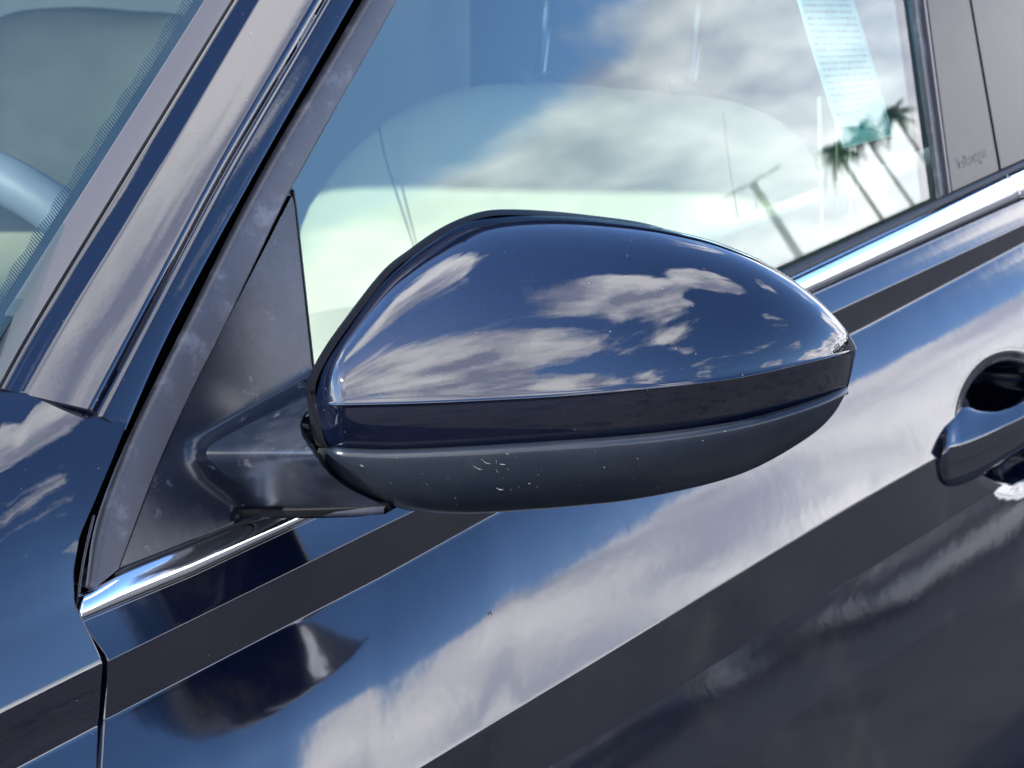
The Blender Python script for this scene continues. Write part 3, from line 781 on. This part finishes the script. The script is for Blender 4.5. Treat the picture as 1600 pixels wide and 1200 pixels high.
scuffs('scuff_marks', ra, [[(739, 727), (746, 732), (754, 734)], [(752, 717), (759, 723), (767, 725)], [(775, 718), (776, 724)], [(775, 734), (779, 739)], [(786, 747)], [(794, 733)],
    [(775, 762), (781, 765), (788, 765)], [(799, 765)], [(811, 761)], [(825, 756), (829, 755)], [(841, 742)], [(905, 758)], [(790, 708), (795, 710)], [(806, 715)], [(846, 735)],
    [(562, 726), (568, 729)], [(611, 755)], [(667, 757)], [(711, 778)], [(760, 786)], [(780, 725), (790, 726)], [(660, 740)], [(700, 748)], [(930, 705)], [(620, 716)], [(990, 748)]], mirror, SCUFF, .55)
scuffs('paint_chips', np.array(cov_rows), [[(1065, 577)], [(668, 587)], [(700, 560)], [(926, 385), (928, 386)], [(600, 522)], [(870, 571)], [(745, 520)], [(1100, 420)], [(980, 400)], [(740, 575)], [(1160, 590)], [(1010, 470)]], mirror, SCUFF, .8)
# housing rim and back
top_out = [(484, 640), (478, 614), (482, 590), (501, 553), (530, 510), (595, 426), (640, 389), (680, 361), (715, 343), (750, 331), (785, 327), (850, 329), (920, 336), (1000, 347)]
right_out = [(u, float(R1(u)) + 1.5) for u in (1060, 1120, 1180, 1230, 1270, 1300, 1322, 1334)] + [(1336, 548), (1331, 580), (1323, 609)]
bot_out = [(u, float(R4(u)) - 1.5) for u in (1300, 1262, 1187, 1112, 1000, 900, 800, 720, 650)] + [(590, 775), (530, 738), (497, 703), (488, 680)]
out = catmull(top_out + right_out + bot_out + [(484, 640)], 240)[:-1]
cen = np.array([900., 585.])
isbot = out[:, 1] > R2(np.clip(out[:, 0], 493, 1338)) + 20
uu = np.clip(out[:, 0], 494, 1337)
dd = np.where(isbot, d_ridge(uu) + .05 + (R4(uu) - R3(uu)) * pxm * .3, d_ridge(uu) + H_up(uu) * .93 + .006)
k5 = np.ones(9) / 9; dd = np.convolve(np.r_[dd[-4:], dd, dd[:4]], k5, 'valid')
def ring(sc, dz):
    q = cen + (out - cen) * sc
    return at_depth(q[:, 0], q[:, 1], dd + dz)
inset = ring(.965, -.008)
rims = [inset, ring(.992, .000), ring(1.0, .004), ring(1.0, .010), ring(.992, .022), ring(.965, .032), ring(.93, .034), ring(.915, .030)]
mr = Mesh().grid(rims, close=True)
mr.build('mirror_housing', BLACKGLOSS, mirror)
g = ring(.918, .031); gc = g.mean(0)
MIRG = mat('mirror_glass_silver', (.85, .87, .88), .01, 1.0)
mesh_obj('mirror_glass', np.vstack([g, gc]), [(i, (i + 1) % len(g), len(g)) for i in range(len(g))], MIRG, mirror, smooth=False, face_cam=False, solid=.002)
# inboard end of the housing: gloss-black corner between rim and cover
cA = catmull([(480, 612), (481, 640), (487, 676), (492, 697), (504, 703), (520, 705)], 40)
cB = catmull([(494, 618), (494, 630), (500, 660), (508, 690), (515, 698), (530, 703)], 40)
dA = .868 + .020
a0 = at_depth(cA[:, 0], cA[:, 1], np.full(40, .902)); b0 = at_depth(cB[:, 0], cB[:, 1], band_depth(np.clip(cB[:, 0], 494, 1300), cB[:, 1]) + .0008)
mid = a0 * .5 + b0 * .5 - FWD * .004
ma = Mesh().grid([a0 + FWD * .03, a0 + FWD * .004, a0, a0 * .75 + b0 * .25 - FWD * .003, mid, a0 * .25 + b0 * .75 - FWD * .003, b0])
ma.build('housing_corner', BLACKGLOSS, mirror)
# pivot drum between stem and housing
zc = at_depth(np.array(504.), np.array(700.), np.array(.926))
v_, f_ = tube_vf([zc + np.array([0, 0, .014]), zc + np.array([0, 0, .012]), zc + np.array([0, 0, -.012]), zc + np.array([0.001, 0, -.016])], [.011, .0125, .0125, .010], 32)
mesh_obj('pivot_drum', v_, f_, SHELL, mirror)

# ------------------------------------------------------------------ cabin
belt = glass_pt(np.array(800.), np.array(620.), 0.)
def soft_slab(name, outline, axis_n, thick, m_, parent, pillow=.05, nr=14, label=None):
    """closed pillow: outline is a closed loop of 3D points in a plane, axis_n its normal"""
    o = np.asarray(outline); c = o.mean(0); n = nrm(axis_n); rows = []
    for k in range(nr + 1):
        a = math.pi * k / nr; s = math.sin(a) ** .45 if 0 < k < nr else 0.02; z = math.cos(a)
        rows.append(c + (o - c) * s + n * thick / 2 * z)
    rows = np.array(rows)
    v, f = grid_vf(rows, 0, True)
    return mesh_obj(name, v, f, m_, parent, label=label, face_cam=False)
seat = bpy.data.objects.new('driver_seat', None); COL.objects.link(seat); seat.parent = car
nb_ = nrm([-1, 0, .32])
P1 = on_plane(np.array(1255.), np.array(300.), np.array([0, .20, 0.]), np.array([0, -1.0, 0]))
sb_px = [(470, 420), (490, 330), (560, 235), (640, 172), (730, 137), (820, 130), (900, 132), (1000, 142), (1112, 152), (1200, 180), (1255, 226), (1285, 320), (1300, 480), (1330, 700), (1200, 1000), (600, 1000), (450, 700)]
sp_ = catmull(sb_px + [sb_px[0]], 90)[:-1]
so3 = on_plane(sp_[:, 0], sp_[:, 1], P1, nb_)
print('seat y range', so3[:, 1].min(), so3[:, 1].max(), 'x', so3[:, 0].min(), so3[:, 0].max(), 'z', so3[:, 2].min(), so3[:, 2].max())
soft_slab('backrest', so3, nb_, .13, CREAM, seat)
SEAM = mat('dark_stitching', (.05, .055, .05), .7, 0, .2)
for cs in ([(592, 200), (603, 250), (622, 310), (646, 385), (670, 470)], [(1130, 175), (1140, 260), (1160, 380), (1180, 480)]):
    c = catmull(cs, 40); v_, f_ = tube_vf(on_plane(c[:, 0], c[:, 1], P1 + nb_ * .068, nb_), .0012, 6); mesh_obj('seam', v_, f_, SEAM, seat)
sx, sy = so3[:, 0].mean(), so3[:, 1].mean()
for (u, v) in ((840, 118), (1075, 132)):
    p = on_plane(np.array(float(u)), np.array(float(v)), P1 , nb_)
    vv, ff = tube_vf([p + np.array([0, 0, -.01]), p + np.array([.03, 0, .13])], .006, 10); mesh_obj('headrest_post', vv, ff, STEEL, seat)
    vv, ff = tube_vf([p + np.array([0, 0, -.008]), p + np.array([0, 0, .003])], .017, 14); mesh_obj('post_collar', vv, ff, DARKIN, seat)
hp = on_plane(np.array(960.), np.array(120.), P1, nb_)
hl = np.array([hp + np.array([.03 + .0 * math.cos(a), .14 * math.copysign(abs(math.cos(a)) ** .6, math.cos(a)), .22 + .09 * math.copysign(abs(math.sin(a)) ** .6, math.sin(a))]) for a in np.linspace(0, 2 * math.pi, 40, endpoint=False)])
soft_slab('headrest', hl, nb_, .10, CREAM, seat)
zb = 1.0 - .30
cush = np.array([[sx - .28 + .27 * math.copysign(abs(math.cos(a)) ** .5, math.cos(a)), sy + .25 * math.copysign(abs(math.sin(a)) ** .5, math.sin(a)), zb] for a in np.linspace(0, 2 * math.pi, 48, endpoint=False)])
soft_slab('seat_cushion', cush, (-.15, 0, 1), .16, CREAM, seat)
# passenger seat
pseat = bpy.data.objects.new('passenger_seat', None); COL.objects.link(pseat); pseat.parent = car
dy = np.array([0, .78, 0])
soft_slab('backrest', so3 + dy, nb_, .13, CREAM, pseat); soft_slab('headrest', hl + dy, nb_, .10, CREAM, pseat); soft_slab('seat_cushion', cush + dy, (-.15, 0, 1), .16, CREAM, pseat)
PALETRIM = mat('pale_green_trim', (.07, .09, .07), .6, 0, .2)
for pts in ([(1283, 150), (1303, 150), (1309, 366), (1288, 374)], [(1312, 150), (1324, 150), (1324, 356), (1313, 362)], [(1333, 180), (1337, 180), (1339, 345), (1334, 350)]):
    v_, f_, _ = patch(pts, 60, lambda u, v: glass_pt(u, v, -.06)); mesh_obj('inner_trim_strip', v_, f_, PALETRIM, car, smooth=False, solid=.004)
# floor, far door, roof, firewall, dash
box((1.35, .84, .42), (3.2, 1.5, .04), DARKIN, 'cabin_floor', car)
box((1.35, 1.62, .72), (2.6, .05, .66), DASHL, 'far_door_lining', car, .02)
box((.62, .14, .74), (1.3, .03, .40), DASHL, 'door_lining', car, .01)
box((2.05, .84, .72), (.25, 1.35, .50), HEADL, 'rear_seat', car, .06)
box((-.35, .84, .62), (.35, 1.45, .60), DASH, 'dashboard', car, .06)
rf = [(.14 - .2 * (y - .78) + .10 * (y - .95) ** 2, y) for y in np.linspace(.30, 1.56, 12)]  # unseen roof; front edge shaped so its shadow line crosses the backrest
rfp = rf + [(2.65, 1.56), (2.65, .30)]; nrf = len(rfp)
mesh_obj('roof_panel', [(a, b, 1.445) for a, b in rfp] + [(a, b, 1.475) for a, b in rfp],
         [tuple(range(nrf)), tuple(range(nrf, 2 * nrf))[::-1]] + [(i, (i + 1) % nrf, nrf + (i + 1) % nrf, nrf + i) for i in range(nrf)], HEADL, car, smooth=False, face_cam=False)
box((1.35, 1.56, 1.22), (2.9, .03, .48), DARKIN, 'far_sun_blocker', car, .01)  # unseen panel added to keep far-side sun out of the cabin

wc = ws_pt(np.array(-120.), np.array(420.), -.25)
sw = bpy.data.objects.new('steering_wheel', None); COL.objects.link(sw); sw.parent = car
def wheel():
    P = on_plane(np.array(28.), np.array(292.), np.array([0, .34, 0.]), np.array([0, 1.0, 0]))
    n = nrm([1, 0, .40]); a = np.array([0, -1.0, 0]); b = nrm(np.cross(a, n)); b = b if b[2] > 0 else -b
    rad = .185; ang0 = R(WH_ANG)
    cen_ = P - rad * (math.cos(ang0) * a + math.sin(ang0) * b)
    print('wheel', P, cen_)
    v = []; f = []
    nn, mm = 72, 14
    for i in range(nn):
        t = 2 * math.pi * i / nn; e = math.cos(t) * a + math.sin(t) * b
        for j in range(mm):
            s = 2 * math.pi * j / mm; v.append(cen_ + e * (rad + .0165 * math.cos(s)) + n * .0165 * math.sin(s))
    for i in range(nn):
        for j in range(mm): f.append((i * mm + j, ((i + 1) % nn) * mm + j, ((i + 1) % nn) * mm + (j + 1) % mm, i * mm + (j + 1) % mm))
    mesh_obj('wheel_rim', v, f, WHEEL, sw)
    hub = np.array([cen_ + (math.cos(t) * a * .075 + math.sin(t) * b * .06) for t in np.linspace(0, 2 * math.pi, 30, endpoint=False)])
    soft_slab('wheel_hub', hub, n, .05, WHEEL, sw)
    for t in (0, math.pi, -math.pi / 2):
        e = math.cos(t) * a + math.sin(t) * b
        vv, ff = tube_vf([cen_ + e * .05, cen_ + e * .17], [.022, .015], 12); mesh_obj('wheel_spoke', vv, ff, WHEEL, sw)
WH_ANG = 74
wheel()

scuffs('paint_chips', DRc[:, ::2], [[(765, 955), (769, 961)]], door, SEAMB, 2.2)
# the rest of the body, out of the frame: it throws the car's shadow and closes the cabin
box((1.35, .86, .30), (3.2, 1.50, .20), PAINT, 'lower_body', car, .05)
box((-.95, .86, .58), (1.3, 1.50, .60), PAINT, 'bonnet', car, .08)
# ------------------------------------------------------------------ paper hanging inside the window
def paper():
    px = np.array([(1250, -40), (1365, -40), (1397, 214), (1318, 233)], float)
    o = bpy.data.objects.new('window_paper', None); COL.objects.link(o)
    tag(o, 'pale green printed paper slip hanging inside the side window', 'paper')
    org = glass_pt(np.array(1330.), np.array(160.), -.02); o.location = tuple(org)
    def bl(s, t, h): 
        s, t = np.asarray(s, float), np.asarray(t, float)
        L_ = np.array([(1229, -60), (1266, 67), (1292, 150), (1318, 232)], float); Rr = np.array([(1316, -60), (1355, 67), (1376, 140), (1397, 212)], float)
        tt = np.array([0, .435, .715, 1.])
        lu, lv_ = np.interp(t, tt, L_[:, 0]), np.interp(t, tt, L_[:, 1]); ru, rv = np.interp(t, tt, Rr[:, 0]), np.interp(t, tt, Rr[:, 1])
        u, v = lu * (1 - s) + ru * s, lv_ * (1 - s) + rv * s
        return glass_pt(u, v, -.02 + h + .0015 * np.sin(s * 3.1) + .001 * np.sin(t * 5))
    S, T = np.meshgrid(np.linspace(0, 1, 12), np.linspace(0, 1, 20))
    mesh_obj('sheet', *grid_vf(bl(S, T, 0)), PAPER, o, origin=org, solid=.0003)
    mi = Mesh(); r = random.Random(3)
    t = .02
    while t < .84:
        s = .07 + r.random() * .02
        end = .93 if t < .70 else .93 - (t - .70) * 3.2
        while s < end - .03:
            w = r.choice((.018, .03, .05, .07, .10)); w = min(w, end - s)
            # each illegible word is a row of small strokes
            x = s
            while x < s + w - .004:
                hgt = r.choice((.010, .013, .015)); ww = .009
                q = bl([x, x + ww, x + ww, x], [t, t, t + hgt, t + hgt], .0006); mi.add(q, [(0, 1, 2, 3)]); x += ww + .004
            s += w + .022
        t += .0345
    mi.build('printed_lines', INK, o, origin=org, smooth=False)
    mg = Mesh()
    for poly in ([(.52, .80), (.97, .76), (.97, .90), (.80, .93), (.66, .87)], [(.06, .885), (.5, .90), (.97, .955), (.97, .99), (.03, .99)], [(.5, .86), (.7, .88), (.72, .93), (.45, .925)]):
        q = np.array(poly); mg.add(bl(q[:, 0], q[:, 1], .0009), [tuple(range(len(q)))])
    mg.build('printed_blocks', PAPERG, o, origin=org, smooth=False)
    return o
paper()

# ------------------------------------------------------------------ surroundings (seen in the reflections)
ASPH = mat('asphalt', (.052, .048, .045), .85, 0, .3, bump=(40, .5, .01), blotch=[((.075, .070, .064), .8, .4, .7), ((.03, .029, .028), 5, .52, .62), ((.12, .11, .10), 30, .66, .72)])
g = 400
gnd = mesh_obj('ground', [(-g, -g, 0), (g, -g, 0), (g, g, 0), (-g, g, 0)], [(0, 1, 2, 3)], ASPH, None, smooth=False, face_cam=False); tag(gnd, kind='structure')
def refl(u, v, P, n, dist):
    d = nrm(ray(np.array(float(u)), np.array(float(v)))); p = on_plane(np.array(float(u)), np.array(float(v)), P, n)
    r = d - 2 * np.dot(d, n) * n; k = dist / math.hypot(r[0], r[1]); return p + r * k, r
LAMPM = mat('white_pole_paint', (.75, .75, .72), .4, 0, .5)
def lamp():
    top, _ = refl(1176, 286, ORG, NG, 60)
    o = bpy.data.objects.new('street_lamp', None); COL.objects.link(o); b0 = np.array([top[0], top[1], 0]); o.location = tuple(b0)
    tag(o, 'white twin-arm car park lamp whose reflection crosses the side window', 'street lamp')
    v, f = tube_vf([b0, b0 + [0, 0, top[2] * .5], [top[0], top[1], top[2]]], [.2, .16, .12], 12); mesh_obj('pole', v, f, LAMPM, o, origin=b0)
    t = nrm(np.array([top[1], -top[0], 0]))
    for s in (-1, 1):
        e = top + t * s * .52 + [0, 0, .05 + .05 * s]
        v, f = tube_vf([top, top + t * s * .26 + [0, 0, .06], e], .06, 8); arm = mesh_obj('arm', v, f, LAMPM, o, origin=b0)
        box(e + t * s * .3, (.5, .2, .09), LAMPM, 'lamp_head', o, .04, origin=b0, rot=math.atan2(t[1], t[0]))
lamp()
TRUNK = mat('palm_trunk', (.16, .12, .08), .9, 0, .2, blotch=[((.08, .06, .04), 3, .4, .6)])
FROND = mat('palm_frond', (.045, .085, .025), .5, 0, .4, blotch=[((.08, .11, .03), 2, .5, .7)])
LEAF = mat('tree_leaf', (.045, .08, .025), .6, 0, .3, blotch=[((.08, .12, .04), 1.5, .45, .65)])
def palm(top, label, seed):
    r = random.Random(seed); b0 = np.array([top[0] + r.uniform(-.4, .4), top[1] + r.uniform(-.4, .4), 0])
    o = bpy.data.objects.new('palm_tree', None); COL.objects.link(o); o.location = tuple(b0); tag(o, label, 'palm tree', 'palms reflected in the side window')
    path = [b0 + (np.array(top) - b0) * k + np.array([.25 * math.sin(k * 3), 0, 0]) for k in np.linspace(0, 1, 9)]; path[-1] = np.array(top)
    v, f = tube_vf(path, np.linspace(.22, .14, 9), 10); mesh_obj('trunk', v, f, TRUNK, o, origin=b0)
    m = Mesh()
    for i in range(44):
        az = i * 2.399 + r.random() * .3; el = r.uniform(-.7, 1.1); L_ = r.uniform(1.9, 2.7)
        d = np.array([math.cos(az), math.sin(az), 0]); side = np.array([-d[1], d[0], 0])
        prev = np.array(top)
        for k in range(1, 9):
            t = k / 8; p = np.array(top) + d * L_ * t * math.cos(el * (1 - t * .3)) + np.array([0, 0, L_ * (t * math.sin(el) - .55 * t * t)])
            w = .5 * math.sin(math.pi * min(t + .08, 1)) + .03
            for s in (-1, 1):
                tip = p + side * s * w - np.array([0, 0, .22 * w]) + d * .10
                m.add([prev, p, tip], [(0, 1, 2)])
            prev = p
    m.build('fronds', FROND, o, origin=b0, smooth=False, face_cam=False)
for (u, v, dist, lab, sd) in ((1305, 235, 150, 'slim palm tree nearest the lamp, leftmost of the three in the window', 1), (1345, 205, 165, 'slim palm tree, middle one of the three in the window', 2), (1396, 178, 155, 'slim palm tree, rightmost of the three, its bent trunk crossing the window corner', 3)):
    t, r_ = refl(u, v, ORG, NG, dist); palm(t, lab, sd)
WALLW = mat('white_render', (.72, .72, .70), .7, 0, .3, blotch=[((.62, .62, .6), 1, .4, .7)])
WALLD = mat('window_dark', (.03, .04, .05), .1, 0, .6)
def building(c, s, rot, label, n):
    b0 = np.array([c[0], c[1], 0.])
    o = box((c[0], c[1], s[2] / 2), s, WALLW, 'building', None, origin=b0, rot=rot); tag(o, label, 'building')
    ca, sa = math.cos(rot), math.sin(rot)
    box((c[0], c[1], s[2] + .15), (s[0] + .4, s[1] + .4, .3), WALLD, 'roof_edge', o, origin=b0, rot=rot)
    for i in range(n):
        lx = -s[0] / 2 + (i + .5) * s[0] / n
        for sy_ in (-1, 1):
            box((c[0] + lx * ca - sy_ * (s[1] / 2) * sa, c[1] + lx * sa + sy_ * (s[1] / 2) * ca, s[2] * .5), (s[0] / n * .55, .12, s[2] * .35), WALLD, 'window', o, origin=b0, rot=rot)
aB = R(-37.6)
building((45 * math.cos(aB), 45 * math.sin(aB)), (5.6, 5, 5.2), aB + math.pi / 2 + .25, 'small white two-storey building reflected below the door crease', 3)
def parked(az, dist, rot, colour, label):
    b0 = np.array([dist * math.cos(R(az)), dist * math.sin(R(az)), 0.]); o = bpy.data.objects.new('parked_car', None); COL.objects.link(o); o.location = tuple(b0)
    tag(o, label, 'parked car', 'cars parked across the car park')
    ca, sa = math.cos(rot), math.sin(rot)
    def T(p): p = np.asarray(p, float); return np.stack([p[..., 0] * ca - p[..., 1] * sa, p[..., 0] * sa + p[..., 1] * ca, p[..., 2]], -1) + b0
    def hull(prof, hw, m_, name, inset=.0):
        p = catmull(prof, 60); rows = []
        for y, k in ((-hw, .86), (-hw * .97, .97), (-hw * .8, 1.0), (0, 1.02), (hw * .8, 1.0), (hw * .97, .97), (hw, .86)):
            c = p.mean(0); q = c + (p - c) * k; rows.append(T(np.stack([q[:, 0], np.full(60, y), q[:, 1]], 1)))
        v, f = grid_vf(rows, 0, True); f = f + [tuple(range(60)), tuple(range(360, 420))[::-1]]
        return mesh_obj(name, v, f, m_, o, origin=b0, face_cam=False)
    body = [(-2.2, .35), (-2.25, .62), (-2.1, .86), (-1.0, .96), (1.3, .98), (2.1, .92), (2.25, .6), (2.2, .33), (1.75, .22), (0, .2), (-1.7, .22)]
    hull(body + [body[0]], .88, colour, 'body')
    cab = [(-1.25, .94), (-.55, 1.36), (.1, 1.45), (.9, 1.42), (1.75, 1.0), (0, .9)]
    hull(cab + [cab[0]], .76, WALLD, 'glasshouse'); hull([(-.5, 1.38), (.1, 1.47), (.9, 1.44), (.1, 1.41), (-.5, 1.38)], .72, colour, 'roof')
    for x in (-1.35, 1.35):
        for y in (-.8, .8):
            ang = np.linspace(0, 2 * math.pi, 24, endpoint=False)
            rw = [T(np.stack([x + r_ * np.cos(ang), np.full(24, y + d_), .33 + r_ * np.sin(ang)], 1)) for r_, d_ in ((.02, -.11), (.2, -.11), (.31, -.12), (.33, -.08), (.33, .08), (.31, .12), (.2, .11), (.02, .11))]
            v, f = grid_vf(rw, 0, True); mesh_obj('wheel', v, f, RUBBER, o, origin=b0, face_cam=False)
SILVER = mat('silver_paint', (.5, .51, .52), .3, .6, coat=1); DKRED = mat('dark_blue_grey_paint', (.02, .03, .05), .3, .3, coat=1)
parked(-33, 17, R(-33 + 97), SILVER, 'silver saloon car parked opposite, nearer the building')
parked(-49, 18, R(-49 + 84), DKRED, 'dark blue-grey saloon car parked opposite, to the left of the silver one')
FILLER_HEDGE = mat('filler_hedge_leaf', (.022, .035, .018), .7, 0, .2, blotch=[((.05, .07, .03), 3, .5, .7)])
hg = Mesh(); r_h = random.Random(9)  # added leafy band standing in for shade under parked cars and trees
for k in range(5200):
    az = R(r_h.uniform(-80, -14)); dd_ = 22 + r_h.uniform(0, 1.1); c_ = np.array([dd_ * math.cos(az), dd_ * math.sin(az), 1.25 * r_h.random() ** .8 + .12 * math.sin(az * 60)])
    a = nrm(np.array([r_h.gauss(0, 1) for _ in range(3)])) * .2; b_ = nrm(np.cross(a, [r_h.gauss(0, 1) for _ in range(3)])) * .16
    hg.add([c_ - a, c_ + b_, c_ + a, c_ - b_], [(0, 1, 2, 3)])
tag(hg.build('filler_hedge', FILLER_HEDGE, None, smooth=False, face_cam=False), 'low dark leafy band added for a dark strip in the door reflection', kind='stuff')
TL = Mesh(); r_t = random.Random(5)
for az in np.linspace(-182, -4, 60):
    dist = 70 + 12 * math.sin(az * 3.1); h = 3.3 + 1.2 * math.sin(az * 1.7) + r_t.uniform(-.6, .6)
    b0 = np.array([dist * math.cos(R(az)), dist * math.sin(R(az)), 0])
    v, f = tube_vf([b0, b0 + [.1, 0, h * .6]], [.22, .1], 6); TL.add(v, f)
    V = []; Fc = []; n = 0
    for _ in range(9):
        c_ = b0 + np.array([r_t.gauss(0, h * .25), r_t.gauss(0, h * .25), h * r_t.uniform(.2, .85)]); s_ = h * r_t.uniform(.12, .24)
        for _ in range(60):
            d = nrm(np.array([r_t.gauss(0, 1), r_t.gauss(0, 1), r_t.gauss(0, 1)])); p = c_ + d * s_ * r_t.random() ** .4
            a = nrm(np.array([r_t.gauss(0, 1) for _ in range(3)])) * .34; b_ = nrm(np.cross(a, [r_t.gauss(0, 1) for _ in range(3)])) * .26
            V += [p - a, p + b_, p + a, p - b_]; Fc.append((n, n + 1, n + 2, n + 3)); n += 4
    TL.add(V, Fc)
tl = TL.build('tree_line', LEAF, None, smooth=False, face_cam=False); tag(tl, 'far line of leafy trees reflected low in the paint', kind='stuff')
